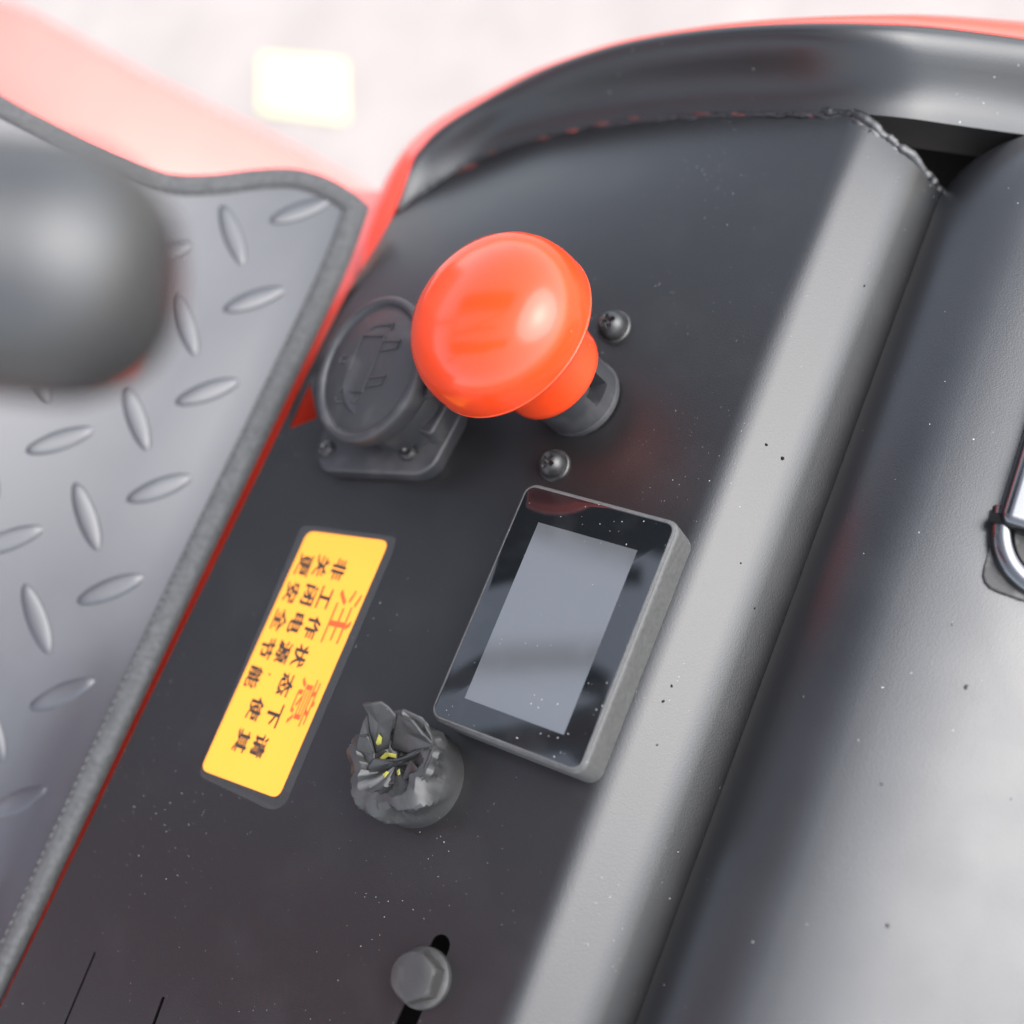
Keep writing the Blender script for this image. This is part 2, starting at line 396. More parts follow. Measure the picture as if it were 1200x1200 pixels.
# welds: lumpy bead along the seam
def blob(mb, c, rx, ry, rz, rot=0, seed=0, n=8, amp=.35):
    rows = []
    for i in range(n // 2 + 1):
        th = math.pi * i / (n // 2); row = []
        for k in range(n):
            ph = 2 * math.pi * k / n
            d = Vector((math.sin(th) * math.cos(ph), math.sin(th) * math.sin(ph), math.cos(th)))
            q = 1 + amp * noise.noise(d * 1.6 + Vector((seed * 3.1, seed, 0)))
            e = Vector((d.x * rx * q, d.y * ry * q, d.z * rz * q)); e.rotate(Matrix.Rotation(rot, 3, 'Z')); row.append(c + e)
        rows.append(row)
    mb.grid(rows, closeu=True)
rd = random.Random(3)
def bead(name, pts, r0, r1, seed, sq=.6, wob=.5, step=.55, material=None):
    dense = []
    for a, b_ in zip(pts, pts[1:]):
        n_ = max(1, int((b_ - a).length / step))
        for k in range(n_): dense.append(a + (b_ - a) * (k / n_))
    rr = []; out = []
    for k, p in enumerate(dense):
        q = noise.noise(Vector((k * .16, seed, 0))) + .6 * noise.noise(Vector((k * .45, seed, 5)))
        rr.append(max(.12, r0 + (r1 - r0) * (q * .8 + .4)))
        out.append(p + Vector((noise.noise(Vector((k * .12, seed, 9))), noise.noise(Vector((k * .12, seed, 13))), 0)) * wob + Vector((0, 0, .25 * noise.noise(Vector((k * .3, seed, 2))))))
    MB().tube(out, rr, 12, squash=sq).build(name, material or M['rim'], veh, 80)
bead('weld_bead', [p + Vector((0, -.3, -.35)) for p in A[:int(len(A) * .72)]], .35, 1.0, 1)
bead('weld_bead', [p + Vector((0, -1.1, -.3)) for p in A[int(len(A) * .4):int(len(A) * .71)]], .3, 1.1, 4, wob=1.0)
for (u, v, L_, W_, an) in [(547, 195, 3.6, .8, -.42), (575, 177, 1.8, .7, -.4), (637, 160, 2.2, .7, -.25), (672, 151, 2.2, 1.0, -.2), (710, 143, 3.2, .8, -.18), (748, 137, 3.4, .8, -.1), (828, 132, 5.0, .9, -.05), (869, 133, 2.6, .9, 0), (948, 132, 2.6, 1.1, .1)]:
    v += 2; p = pxs(u, v, .2); d = pxs(u + 20, v + 20 * math.tan(an), .2) - p
    mb = MB(); blob(mb, p, L_ * 1.0, W_ * .55, .4, math.atan2(d.y, d.x), u, 10, .6); mb.build('weld_gap', M['pit'], veh, 80)
# heavy weld at the upper end of the flange
bead('corner_weld', [p + Vector((0, -.5, .1)) for p in flange_end], .9, 2.4, 21, .6, .9, material=M['panel'])
bead('corner_weld', [p + Vector((-.3, -2.2, .0)) for p in flange_end[1:18]], .5, 1.8, 33, .4, 1.5, material=M['panel'])
bead('corner_weld', [flange_end[0] + Vector((-9, .2, -.2)), flange_end[0] + Vector((-3, -.6, -.2)), flange_end[4], flange_end[9] + Vector((0, -3.5, .1))], .6, 1.8, 47, .5, 1.4, material=M['panel'])
# ------------------------------------------------------------------ cover on the right
cov = thing('storage_cover', Vector((150, -40, -60)), 'black painted rounded cover beside the panel fold, with a metal latch', 'cover')
x0, x1, y0, y1 = 42.8, 330.0, -330.0, px(1200, 172, -16).y + 13
prof = [(0, -75), (0, -40), (0, -27)]
R_ = 26
for k in range(1, 15):
    a = math.radians(90 - 90 * k / 14); prof.append((R_ * (1 - math.sin(a)) * 1.15, -27 + R_ * .62 * math.cos(a)))
for d in (36, 44, 54, 66, 80, 100, 125): prof.append((d, -27 + R_ * .62))
def crown(x):
    t = x - 58
    if t < 0: return 0
    SL, T0 = .44, 46.0
    zc_ = -SL * t * t / (2 * T0) if t < T0 else -SL * T0 / 2 - SL * (min(t, 100) - T0)
    if t > 100: zc_ -= 14 * (1 - math.exp(-(t - 100) * SL / 14))
    return zc_
rows = []
for d, zz in prof:
    r = max(3, 34 - d)
    poly = rrect(x0 + d, y0 + d, x1 - d, y1 - d, r, 10)
    # add points along straight sides
    full = []
    for i in range(len(poly)):
        a = Vector(poly[i - 1]); b_ = Vector(poly[i]); nseg = 14 if (i % 11) == 0 else 1
        for k in range(nseg): full.append(a + (b_ - a) * ((k + 1) / nseg))
    rows.append([Vector((q.x, q.y, zz + crown(q.x) * smooth(4, 40, d) + .3 * noise.noise(Vector((q.x * .02, q.y * .012, 1))))) for q in full])
mb = MB().grid(rows, closeu=True)
n = len(rows[0]); b0 = len(mb.v) - n; mb.f.append(tuple(b0 + i for i in range(n)))
cb = mb.build('cover_shell', M['cover'], cov, 60)
# latch
def on_cover(u, v, h=0.0):
    p = px(u, v, -12)
    for _ in range(8): p = px(u, v, -27 + R_ * .62 + crown(p.x) + h)
    return p
La, Lb = on_cover(1226, 430, 6), on_cover(1170, 612, 6)
ld = (Lb - La).normalized(); cn = Vector((.30, 0, 1)).normalized()
LL = (Lb - La).length
MB().prism(roundpoly([(-30, .5), (LL + 15, .5), (LL + 15, 16), (-30, 16)], 5), frame(La - cn * 7, cn, ld), 2.2, .5).build('latch_plate', M['zinc'], cov)
MB().prism(rrect(-30, 0, LL, 20, 2.5), frame(La - cn * 4, cn, ld), 6, 2.4).build('latch_lever', M['chrome'], cov, 50)
lp = [on_cover(1178, 596, 2), on_cover(1174, 628, 2), on_cover(1180, 655, 2), on_cover(1196, 676, 2), on_cover(1220, 690, 2), on_cover(1260, 690, 2)]
MB().tube(catmull(lp, 6), 3.0, 14).build('latch_bail', M['chrome'], cov)
MB().tube([on_cover(1160, 607, 3), on_cover(1185, 611, 5), on_cover(1215, 622, 5)], [1.6, 1.8, 1.8], 8).build('latch_pin', M['dark'], cov)

# small paint lumps and chips on the fold and the cover
def on_flange(u, v):
    p = px(u, v, -5)
    for _ in range(30):
        for (xa, z_a), (xb, z_b) in zip(fl, fl[1:]):
            if xa <= p.x <= xb: zz = z_a + (z_b - z_a) * (p.x - xa) / (xb - xa); break
        else: zz = 0 if p.x < FX else fl[-1][1]
        p = px(u, v, p.z * .5 + zz * .5)
    return p
for (u, v, r_) in [(898, 521, .45), (917, 537, .6), (787, 804, .4), (777, 822, .45), (770, 873, .3), (1013, 335, .35), (868, 660, .35), (884, 713, .35)]:
    mb = MB(); blob(mb, on_flange(u, v), r_, r_ * .8, r_ * .7, u, u, 10, .5); mb.build('paint_chip', M['dark'], veh, 80)
for (u, v, r_) in [(1132, 805, .7), (1040, 1085, .55), (1115, 732, .35), (1184, 936, .35), (945, 958, .35), (1033, 919, .4), (941, 816, .35)]:
    mb = MB(); blob(mb, on_cover(u, v, -.05), r_, r_ * .8, r_ * .16, u, u, 12, .4); mb.build('paint_lump', M['cover'], cov, 80)

# ------------------------------------------------------------------ emergency stop button
eb = px(688, 468, 0)
eb.x = -24.0
def axis_to(base, u, v, h, tilt_hint=Vector((0, 0, 1))):
    d = ray(u, v).normalized(); o = CAM - base; b_ = o.dot(d); c_ = o.dot(o) - h * h; disc = max(0, b_ * b_ - c_)
    best = None
    for s_ in (-1, 1):
        p = CAM + d * (-b_ + s_ * math.sqrt(disc)); a = (p - base).normalized()
        if best is None or a.dot(tilt_hint) > best.dot(tilt_hint): best = a
    return best
eax = axis_to(eb, 566, 362, 47)
em = frame(eb, eax) @ Matrix.Diagonal((1, 1, 1.18, 1))
print('stop axis', eax)
es = thing('emergency_stop_button', eb, 'large orange red mushroom button on a black collar standing on the panel', 'emergency button')
# collar with a rectangular window
rows = []
n = 72; wdir = px(706, 462, 8) - eb; wl_ = em.inverted().to_3x3() @ wdir; wa = math.atan2(wl_.y, wl_.x)
def col_r(z_, a, outer):
    da = (a - wa + math.pi) % (2 * math.pi) - math.pi
    ri = 11.6
    if abs(da) < .23 and 4.2 < z_ < 20: return ri - 5
    return ri
zs = [-1.5, 0, 4.0, 4.4, 8, 15]
for z_ in zs: rows.append([em @ Vector((col_r(z_, 2 * math.pi * k / n, 1) * math.cos(2 * math.pi * k / n), col_r(z_, 2 * math.pi * k / n, 1) * math.sin(2 * math.pi * k / n), z_)) for k in range(n)])
MB().grid(rows, closeu=True).build('collar', M['blackplastic'], es, 30)
MB().lathe([(11.9, -1), (11.9, .3), (11.8, .5), (11.2, .6)], em, 64).build('collar_gasket', M['rubber'], es)
prof = [(11.2, 12.0), (13.9, 11.8), (14.3, 12.2), (14.5, 14), (14.7, 19), (15.4, 22.5), (16.6, 25), (19.5, 27.4)]
MB().lathe(prof, em, 72).build('neck', M['orange'], es, 50)
prof = [(12, 26.6), (20, 27.0), (24.2, 28.2), (25.8, 29.6), (26.15, 30.1), (26.2, 30.3), (26.05, 30.42), (26.1, 30.8), (26.2, 32.2), (26.0, 34.4), (25.2, 37.0), (23.6, 39.6), (21, 42.0), (17.2, 43.9), (12.5, 45.2), (8, 45.9), (4, 46.3), (1.5, 46.4), (.01, 46.42)]
pr2 = []
prof = [(r_ * .95, z_ if z_ < 30 else 30 + (z_ - 30) * 1.08) for r_, z_ in prof]
MB().lathe(prof, em, 96).build('mushroom_head', M['orange'], es, 50)

# screws
def screw(u, v, label, name='panel_screw', group='round head screws beside the red button', sc_=1.0, z0=0):
    c = px(u, v, z0); t = thing(name, c, label, 'screw', group)
    m = frame(c, Vector((-.05, -.12, 1)), Vector((math.cos(u), math.sin(u), 0)))
    MB().lathe([(5.0 * sc_, -.6), (5.0 * sc_, .5), (4.7 * sc_, .8), (3.5 * sc_, .85)], m, 32).build('washer', M['screw'], t)
    # domed head with cross recess
    n = 40; rows = []
    prof = [(4.0, .6), (4.1, 1.6), (4.0, 2.6), (3.6, 3.6), (3.0, 4.3), (2.3, 4.75), (2.0, 4.9), (1.6, 5.05), (1.2, 5.15), (.8, 5.2), (.4, 5.22), (.02, 5.24)]
    for r, z_ in prof:
        row = []
        for k in range(n):
            a = 2 * math.pi * k / n; p = Vector((r * math.cos(a), r * math.sin(a), z_))
            if r <= 2.1 and (min(abs(p.x), abs(p.y)) < .55): p.z -= 1.7 * (1 - r / 3.4)
            p *= sc_; row.append(m @ p)
        rows.append(row)
    MB().grid(rows, closeu=True).build('screw_head', M['screw'], t, 40)
screw(720, 384, 'black round head screw with cross slot above the red button, away from the display')
screw(650, 546, 'black round head screw with cross slot between the red button and the display', sc_=.92)

# ------------------------------------------------------------------ socket with round lid
lc = px(430, 431, 23)
def disc_normal(u, v, mdir, aspect):
    th = math.acos(aspect); f = ray(u, v).normalized()
    e = (RC[0] * mdir[0] + RC[1] * mdir[1]); e = (e - f * e.dot(f)).normalized()
    return (-f * math.cos(th) + e * math.sin(th)).normalized()
ln_ = disc_normal(430, 431, (-.90, -.43), .60)
print('lid normal', ln_, 'lid c', lc)
so_ = thing('power_socket', px(450, 520, 0), 'black socket with round hinged lid open at a tilt, next to the red button', 'socket')
pl = [px(u, v, 5) for u, v in [(371, 524), (373, 551), (490, 556), (508, 546), (543, 480), (530, 452), (440, 425), (400, 440)]]
plp = ccw(roundpoly([(p.x, p.y) for p in pl], 3.5))
MB().prism(plp, Matrix.Translation((0, 0, -.3)), 5.3, 1.0).build('base_plate', M['blackplastic'], so_)
lm = frame(lc, ln_, px(470, 340, 23) - lc) @ Matrix.Scale(1.06, 4)
lid = MB().lathe([(0.01, -7), (17, -7), (19.5, -6.4), (20.3, -5), (20.6, -2.2), (20.6, -1), (20.2, -.3), (19.4, 0), (18.6, -.05), (18.1, -.5), (17.8, -1.0), (17.3, -1.15), (16.8, -1.0), (16.4, -.75), (8, -.6), (.01, -.6)], lm, 72).build('lid', M['rubber'], so_, 40)
# embossed outline on the lid
def cl(x_, y_): return pplane(330 + x_ / 2.667, 240 + y_ / 2.667, lc - ln_ * .5, ln_)
strokes = [[(252, 408), (322, 410), (252, 585), (186, 583), (252, 408)], [(275, 388), (295, 376), (350, 372), (340, 390)], [(316, 425), (372, 425), (360, 447), (312, 455)],
           [(268, 540), (325, 535), (312, 560), (262, 568)], [(210, 470), (190, 474), (182, 492), (200, 492)], [(168, 602), (172, 616), (225, 616), (240, 598)]]
for s_ in strokes:
    MB().tube([cl(*q) for q in s_], .4, 6).build('emblem_stroke', M['rubber'], lid)
bc = lc - ln_ * 7
MB().lathe([(15.5, 0), (15.5, 6), (15.2, bc.z - 3), (13, bc.z + 1)], Matrix.Translation((bc.x + 3, bc.y - 2, 3)), 48).build('barrel', M['blackplastic'], so_)
ha = px(505, 490, 6); hb = cl(440, 560) - ln_ * 4
hm = frame(Vector((ha.x, ha.y, 3.5)), Vector((0, 0, 1)), Vector((1, -.1, 0)))
MB().prism(rrect(-5, -6, 7, 6, 1.5), hm, 8.5, 1.0).build('hinge_block', M['blackplastic'], so_)
MB().tube([Vector((ha.x - 6, ha.y + 2, 10)), (Vector((ha.x - 3, ha.y + 2, 10)) + hb) / 2 + Vector((0, 0, 2)), hb], 2.6, 10, squash=.5).build('hinge_strap', M['rubber'], so_)
for (u, v) in ((480, 531), (383, 527)):
    c = px(u, v, 4.9); m = frame(c, Vector((0, 0, 1)), Vector((1, .4, 0)))
    MB().lathe([(2.6, -.5), (2.7, .5), (2.3, 1.4), (1.4, 1.8), (.9, 1.2), (.01, 1.0)], m, 24).build('screw_head', M['screw'], so_)

# ------------------------------------------------------------------ warning sticker
zc = .06
stk = thing('warning_sticker', px(345, 780, 0), 'yellow warning sticker with red title and three black lines of writing', 'sticker')
fpoly = [px(u, v, zc) for u, v in [(354, 615), (466, 629), (458, 652), (334, 944), (318, 950), (232, 909)]]
MB().prism(ccw(roundpoly([tuple(p.xy) for p in fpoly], 2.4)), Matrix.Translation((0, 0, .0)), .07).build('clear_film', M['film'], stk, flat=True)
spoly = [px(u, v, .1) for u, v in [(361, 622), (456, 634), (326, 936), (235, 902)]]
MB().prism(ccw(roundpoly([tuple(p.xy) for p in spoly], 2.6)), Matrix.Translation((0, 0, .074)), .07).build('yellow_label', M['stickeryellow'], stk, flat=True)
SZ = .15
def glyph(ch, u, v, size, matn, bold=.0, wide=1.0, passes=((0, 0),), skew=0):
    cu = bpy.data.curves.new('g', 'FONT'); cu.body = ch; cu.size = 1.0; cu.offset = bold; cu.resolution_u = 6
    o = bpy.data.objects.new('g', cu); COL.objects.link(o); dg = bpy.context.evaluated_depsgraph_get()
    me = o.evaluated_get(dg).to_mesh(); vs = [Vector(q.co) for q in me.vertices]; fs = [tuple(p.vertices) for p in me.polygons]
    o.evaluated_get(dg).to_mesh_clear(); bpy.data.objects.remove(o); bpy.data.curves.remove(cu)
    if not vs: return
    xs = [q.x for q in vs]; ys_ = [q.y for q in vs]
    if ch == '，': cx, cy = (min(xs) + max(xs)) / 2, (min(ys_) + max(ys_)) / 2; sc0 = 1.0
    else: cx, cy = (min(xs) + max(xs)) / 2, (min(ys_) + max(ys_)) / 2; sc0 = 1 / max(max(ys_) - min(ys_), .001) if ch != '工' else 1.15
    c = px(u, v, SZ)
    ex = (px(u - 13, v + 31, SZ) - px(u + 13, v - 31, SZ)).normalized()       # reading direction, down the long side
    ey = Vector((-ex.y, ex.x, 0))                                            # top of the letters
    mb = MB()
    for k, (ox, oy) in enumerate(passes):
        mb.add([c + ex * (((q.x - cx) * sc0 * wide + ox + skew * (q.y - cy)) * size) + ey * (((q.y - cy) * sc0 + oy) * size) + Vector((0, 0, .012 * k)) for q in vs], fs)
    me2 = mb.build('character', M[matn], stk, flat=True)
    return me2
cc = lambda x_, y_: (200 + x_ / 3, 580 + y_ / 3)
dbl = ((0, 0), (.055, 0), (-.055, 0), (0, .03), (.03, -.02))
L1 = [('非', 590, 262), ('工', 541, 362), ('作', 498, 466), ('状', 455, 566), ('态', 405, 668), ('下', 362, 772), ('请', 312, 882)]
L2 = [('关', 530, 250), ('闭', 487, 352), ('电', 441, 452), ('源', 396, 552), ('，', 348, 630), ('使', 298, 752), ('其', 250, 865)]
L3 = [('更', 468, 247), ('安', 425, 343), ('全', 384, 440), ('节', 340, 538), ('能', 292, 640)]
for ch, x_, y_ in L1 + L2 + L3:
    u, v = cc(x_, y_)
    glyph(ch, u, v, 2.2 if ch == '，' else 4.5, 'ink', 0, 1.4, dbl)
u, v = cc(603, 428); glyph('注', u, v, 7.4, 'redink', 0, 2.2, ((0, 0), (.02, 0), (-.02, 0)), skew=-.1)
u, v = cc(470, 728); glyph('意', u, v, 6.8, 'redink', 0, 2.1, ((0, 0), (.02, 0), (-.02, 0)), skew=-.1)

# ------------------------------------------------------------------ display
W_, L_, T_ = 44.4, 66.0, 11.6
dsp = thing('display_unit', Vector((0, 0, 0)), 'dusty black rectangular display with a blank grey screen fixed on the panel', 'display')
MB().prism(rrect(-W_ / 2 - .5, -L_ / 2 - .5, W_ / 2 + .5, L_ / 2 + .5, 3.6, 6), Matrix.Translation((0, 0, -1)), 1 + T_ - .35, 1.3).build('housing', M['housing'], dsp, 50)
MB().prism(rrect(-W_ / 2 + .2, -L_ / 2 + .2, W_ / 2 - .2, L_ / 2 - .2, 3.0, 6), Matrix.Translation((0, 0, T_ - .7)), .35 + .5, .35).build('bezel_rim', M['housing'], dsp, 30)
gl = MB().prism(rrect(-W_ / 2 + .75, -L_ / 2 + .75, W_ / 2 - .75, L_ / 2 - .75, 2.5, 6), Matrix.Translation((0, 0, T_ - .3)), .47, .1).build('front_glass', M['glass'], dsp, 30)
sq = [px(u, v, T_) for u, v in [(632, 612), (748, 646), (661, 858), (543, 821)]]
cx = sum(p.x for p in sq) / 4; cy = sum(p.y for p in sq) / 4
hw = ((sq[1] - sq[0]).length + (sq[2] - sq[3]).length) / 4; hl = ((sq[3] - sq[0]).length + (sq[2] - sq[1]).length) / 4
print('screen', cx, cy, hw, hl)
MB().prism([(cx - hw, cy - hl), (cx + hw, cy - hl), (cx + hw, cy + hl), (cx - hw, cy + hl)], Matrix.Translation((0, 0, T_ + .1)), .09).build('screen', M['screen'], dsp, flat=True)

# ------------------------------------------------------------------ taped stub
tb = px(490, 911, 0)
tp = thing('taped_stub', tb, 'stub wrapped in crumpled black tape with yellow showing inside, beside the display', 'taped stub')
def crump(p, a):
    k = smooth(3, 13, p.z)
    q = p.copy()
    f = 1 + k * (.10 * math.sin(5 * a + p.z * .35) + .09 * noise.noise(Vector((math.cos(a) * 2.2, math.sin(a) * 2.2, p.z * .16))) + .06 * abs(math.sin(9 * a + p.z * .5)))
    rg = abs(noise.noise(Vector((math.cos(a) * 3.6, math.sin(a) * 3.6, p.z * .22 + 4)))) + .5 * abs(noise.noise(Vector((math.cos(a) * 8, math.sin(a) * 8, p.z * .45))))
    f -= (.06 + .94 * smooth(7, 13, p.z)) * .13 * rg
    q.x *= f; q.y *= f
    q.z += k * 2.0 * noise.noise(Vector((math.cos(a) * 1.8 + 5, math.sin(a) * 1.8, p.z * .1)))
    q.x -= .14 * max(0, p.z - 5); q.y += .05 * max(0, p.z - 5)
    return q
prof = [(13.1, -.5), (13.0, .3), (12.9, 1.5), (12.9, 3), (12.9, 4.5), (12.8, 6), (12.8, 7.5), (12.9, 9), (12.9, 10.5), (12.7, 12), (12.1, 13.2), (10.8, 14.4), (8.6, 14.6), (7.2, 13.2), (5.4, 12), (3, 11.4), (.02, 11)]
MB().lathe(prof, Matrix.Translation(tb), 120, crump).build('tape_wrap', M['tape'], tp, 24)
def tcp(x_, y_, z_): return px(390 + x_ / 6.667, 800 + y_ / 6.667, z_)
facets = [
 [(225, 165, 25), (300, 162, 25.5), (375, 150, 25), (432, 190, 24), (492, 262, 22.5), (450, 400, 17), (440, 510, 13), (340, 575, 12), (318, 480, 15), (288, 390, 18), (268, 240, 22.5)],
 [(268, 240, 22.6), (240, 290, 21), (203, 410, 18.5), (245, 416, 18.8), (275, 425, 18), (326, 556, 14.5), (322, 520, 15), (288, 390, 18)],
 [(203, 410, 18.5), (185, 500, 16), (190, 605, 12), (225, 650, 11), (265, 668, 12.5), (326, 590, 14.5), (326, 556, 14.5), (275, 425, 18.2)],
 [(497, 240, 22.5), (560, 262, 22.5), (625, 295, 22), (700, 400, 20), (795, 495, 16.5), (715, 515, 16), (590, 565, 13.5), (450, 520, 11.5), (470, 400, 16), (490, 300, 20.5)],
 [(535, 207, 22.8), (560, 210, 22.6), (700, 275, 20.5), (740, 330, 19), (775, 420, 16.5), (805, 530, 12.5), (800, 480, 16), (700, 398, 20.2), (625, 292, 22.2), (525, 240, 22.8)],
 [(268, 668, 13), (322, 590, 14.8), (400, 597, 14.8), (500, 592, 14.6), (600, 565, 14.8), (715, 500, 16.2), (660, 560, 13.8), (600, 592, 12.5), (430, 682, 10.5), (305, 728, 9.5)],
 [(345, 825, 11), (440, 680, 11.2), (512, 752, 11.5), (470, 790, 12)],
 [(600, 600, 14), (560, 690, 12.5), (520, 800, 12), (600, 740, 12), (690, 790, 13.4), (700, 740, 14.4), (650, 660, 14.6)],
 [(145, 785, 9.5), (185, 600, 12.5), (300, 765, 11.5), (380, 850, 11), (330, 870, 10.5), (210, 825, 9.5)],
 [(210, 820, 10), (330, 850, 11.3), (400, 860, 11), (430, 900, 9.5), (330, 975, 6.5), (250, 940, 6.5), (215, 890, 8)],
 [(700, 280, 20), (745, 330, 19), (830, 520, 13), (830, 650, 11), (740, 780, 12.6), (700, 740, 13.6), (760, 600, 15.2), (800, 500, 16), (770, 400, 17.8)],
]
for fi, fc in enumerate(facets):
    pts = [tcp(*q) for q in fc]; c = sum(pts, Vector((0, 0, 0))) / len(pts); up = (CAM - c).normalized()
    mb = MB(); n = len(pts); vs = [c - up * .3]
    for r_ in (.5, 1.0):
        for i, p in enumerate(pts):
            q = c + (p - c) * r_
            if r_ < 1: q += up * (.9 * noise.noise(q * .35 + Vector((fi, 0, 0))))
            vs.append(q)
    fs = []
    for i in range(n):
        j = (i + 1) % n; fs += [(0, 1 + i, 1 + j), (1 + i, 1 + n + i, 1 + n + j, 1 + j)]
    mb.add(vs, fs); o = mb.build('tape_flap', M['tape'], tp, 28)
    md = o.modifiers.new('subdivide', 'SUBSURF'); md.subdivision_type = 'SIMPLE'; md.levels = md.render_levels = 2
    md = o.modifiers.new('thickness', 'SOLIDIFY'); md.thickness = .00045; md.offset = -1
for pts in ([(365, 590, 13), (410, 545, 13.6), (495, 555, 13.8), (495, 590, 14), (440, 572, 14), (400, 600, 13.6)], [(335, 470, 15.6), (360, 400, 17.6), (385, 430, 16.7), (378, 480, 15.2), (350, 490, 15)],
            [(440, 845, 12.3), (470, 835, 12.5), (515, 862, 12.6), (500, 878, 12.6)], [(390, 715, 12), (420, 690, 12.2), (440, 700, 12), (405, 745, 12)], [(500, 690, 12.6), (520, 670, 12.8), (528, 715, 12.5), (508, 725, 12.5)]):
    ps = [tcp(*q) for q in pts]; c = sum(ps, Vector((0, 0, 0))) / len(ps); up = (CAM - c).normalized() * .35
    mb = MB(); n = len(ps); mb.add([p + up for p in ps] + [p - up for p in ps] + [c + up * 1.8], [(i, (i + 1) % n, 2 * n) for i in range(n)] + [(i, n + i, n + (i + 1) % n, (i + 1) % n) for i in range(n)])
    mb.build('yellow_core', M['yellowwire'], tp)

# ------------------------------------------------------------------ flange bolt in the slot
bt = thing('flange_bolt', bolt_c, 'grey hexagon flange bolt tightened in a long slot of the panel', 'bolt')
bm_ = frame(bolt_c, Vector((0, 0, 1)), Vector((.80, .60, 0)))
MB().lathe([(7.3, -.4), (7.4, .5), (7.2, 1.3), (6.6, 1.7), (5.6, 1.9), (.01, 2.0)], bm_, 64).build('flange', M['bolt'], bt, 30)
n = 72; rows = []
def hexr(a, R): 
    t = (a % (math.pi / 3)) - math.pi / 6; return R * math.cos(math.pi / 6) / math.cos(t)
for z_, cut in ((1.4, 99), (5.6, 99), (6.3, 6.05), (6.9, 5.5), (7.1, 5.0), (7.1, 2.5), (7.1, .02)):
    rows.append([bm_ @ Vector((min(hexr(2 * math.pi * k / n, 6.5), cut) * math.cos(2 * math.pi * k / n), min(hexr(2 * math.pi * k / n, 6.5), cut) * math.sin(2 * math.pi * k / n), z_)) for k in range(n)])
MB().grid(rows, closeu=True).build('hexagon_head', M['bolt'], bt, 25)
MB().lathe([(3.0, -20), (3.0, 1)], bm_, 20).build('shank', M['bolt'], bt)

# ------------------------------------------------------------------ tread mat
mline = [px(u, v, -3.5) for u, v in [(429, 240), (398, 322), (225, 684), (0, 1160)]]
MT = math.radians(23)      # the mat climbs away from the panel
md_ = (mline[-1] - mline[1]).normalized(); mleft = Vector((md_.y, -md_.x, 0)).normalized()
if mleft.x > 0: mleft = -mleft
m_e2 = (mleft * math.cos(MT) + Vector((0, 0, 1)) * math.sin(MT)).normalized(); m_e1 = -md_
m_n = m_e1.cross(m_e2).normalized(); m_n = m_n if m_n.z > 0 else -m_n
m_o = mline[2]
def mpx(u, v):
    p = pplane(u, v, m_o, m_n)
    for _ in range(12):
        a, b_ = m2(p); p = pplane(u, v, m_o + m_n * hgt(a, b_), m_n)
    return p
def m2(p): q = p - m_o; return (q.dot(m_e1), q.dot(m_e2))
def bulge(a, b_): return .0021 * b_ * b_ - (.0013 * a * a if a < 0 else 0) + .8 * math.sin(a * .025 + .6) + 1.0 * math.sin(a * .017 + b_ * .03)
def hgt(a, b_): return bulge(a, b_) * smooth(0, 25, b_)
def m3d(a, b_, h=0): return m_o + m_e1 * a + m_e2 * b_ + m_n * (h + hgt(a, b_))
print('mat e1 e2 n', m_e1, m_e2, m_n)
top_px = [(429, 240), (410, 224), (380, 208), (345, 199), (300, 200), (250, 206), (200, 205), (150, 190), (100, 168), (50, 140), (0, 112), (-60, 76), (-130, 30)]
right_px = [(429, 240), (398, 322), (330, 466), (225, 684), (112, 922), (0, 1160), (-120, 1420)]
topc = catmull([mpx(u, v) for u, v in top_px], 5); rightc = catmull([mpx(u, v) for u, v in right_px], 5)
poly = [m2(p) for p in topc] + [m2(mpx(-420, 60)), m2(mpx(-420, 1500))] + [m2(p) for p in reversed(rightc[1:])]
poly = ccw(poly)
fm_ = thing('tread_mat', m_o, 'grey black rubber mat with raised tread bars and sewn fabric edge', 'floor mat')
Vs, Fs = sheet(poly, [], 8)
o = MB().add([m3d(p.x, p.y) for p in Vs], Fs).build('mat_sheet', M['mat'], fm_, 60)
md = o.modifiers.new('thickness', 'SOLIDIFY'); md.thickness = .0025; md.offset = -1
if o.data.polygons[0].normal.z < 0: md.offset = 1
md = o.modifiers.new('crisp_edges', 'EDGE_SPLIT'); md.split_angle = math.radians(45)
# edging ribbon
edge = list(reversed(topc)) + rightc[1:]
e2d = [Vector(m2(p)) for p in edge]
BW = 7.0; rows = [[] for _ in range(9)]
stm = MB()
for i, q in enumerate(e2d):
    t = (e2d[min(i + 1, len(e2d) - 1)] - e2d[max(i - 1, 0)]).normalized(); nn = Vector((-t.y, t.x))
    if not inside(tuple(q + nn * 3), poly) and inside(tuple(q - nn * 3), poly): nn = -nn
    for k in range(9):
        s_ = k / 8; off = -1.0 + (BW + 1) * s_
        h = 1.9 * (1 - abs(2 * s_ - 1) ** 3) - .2
        p = q + nn * off
        rows[k].append(m3d(p.x, p.y, h if k not in (0,) else -2.2))
MB().grid(rows).build('edge_binding', M['binding'], fm_, 70)
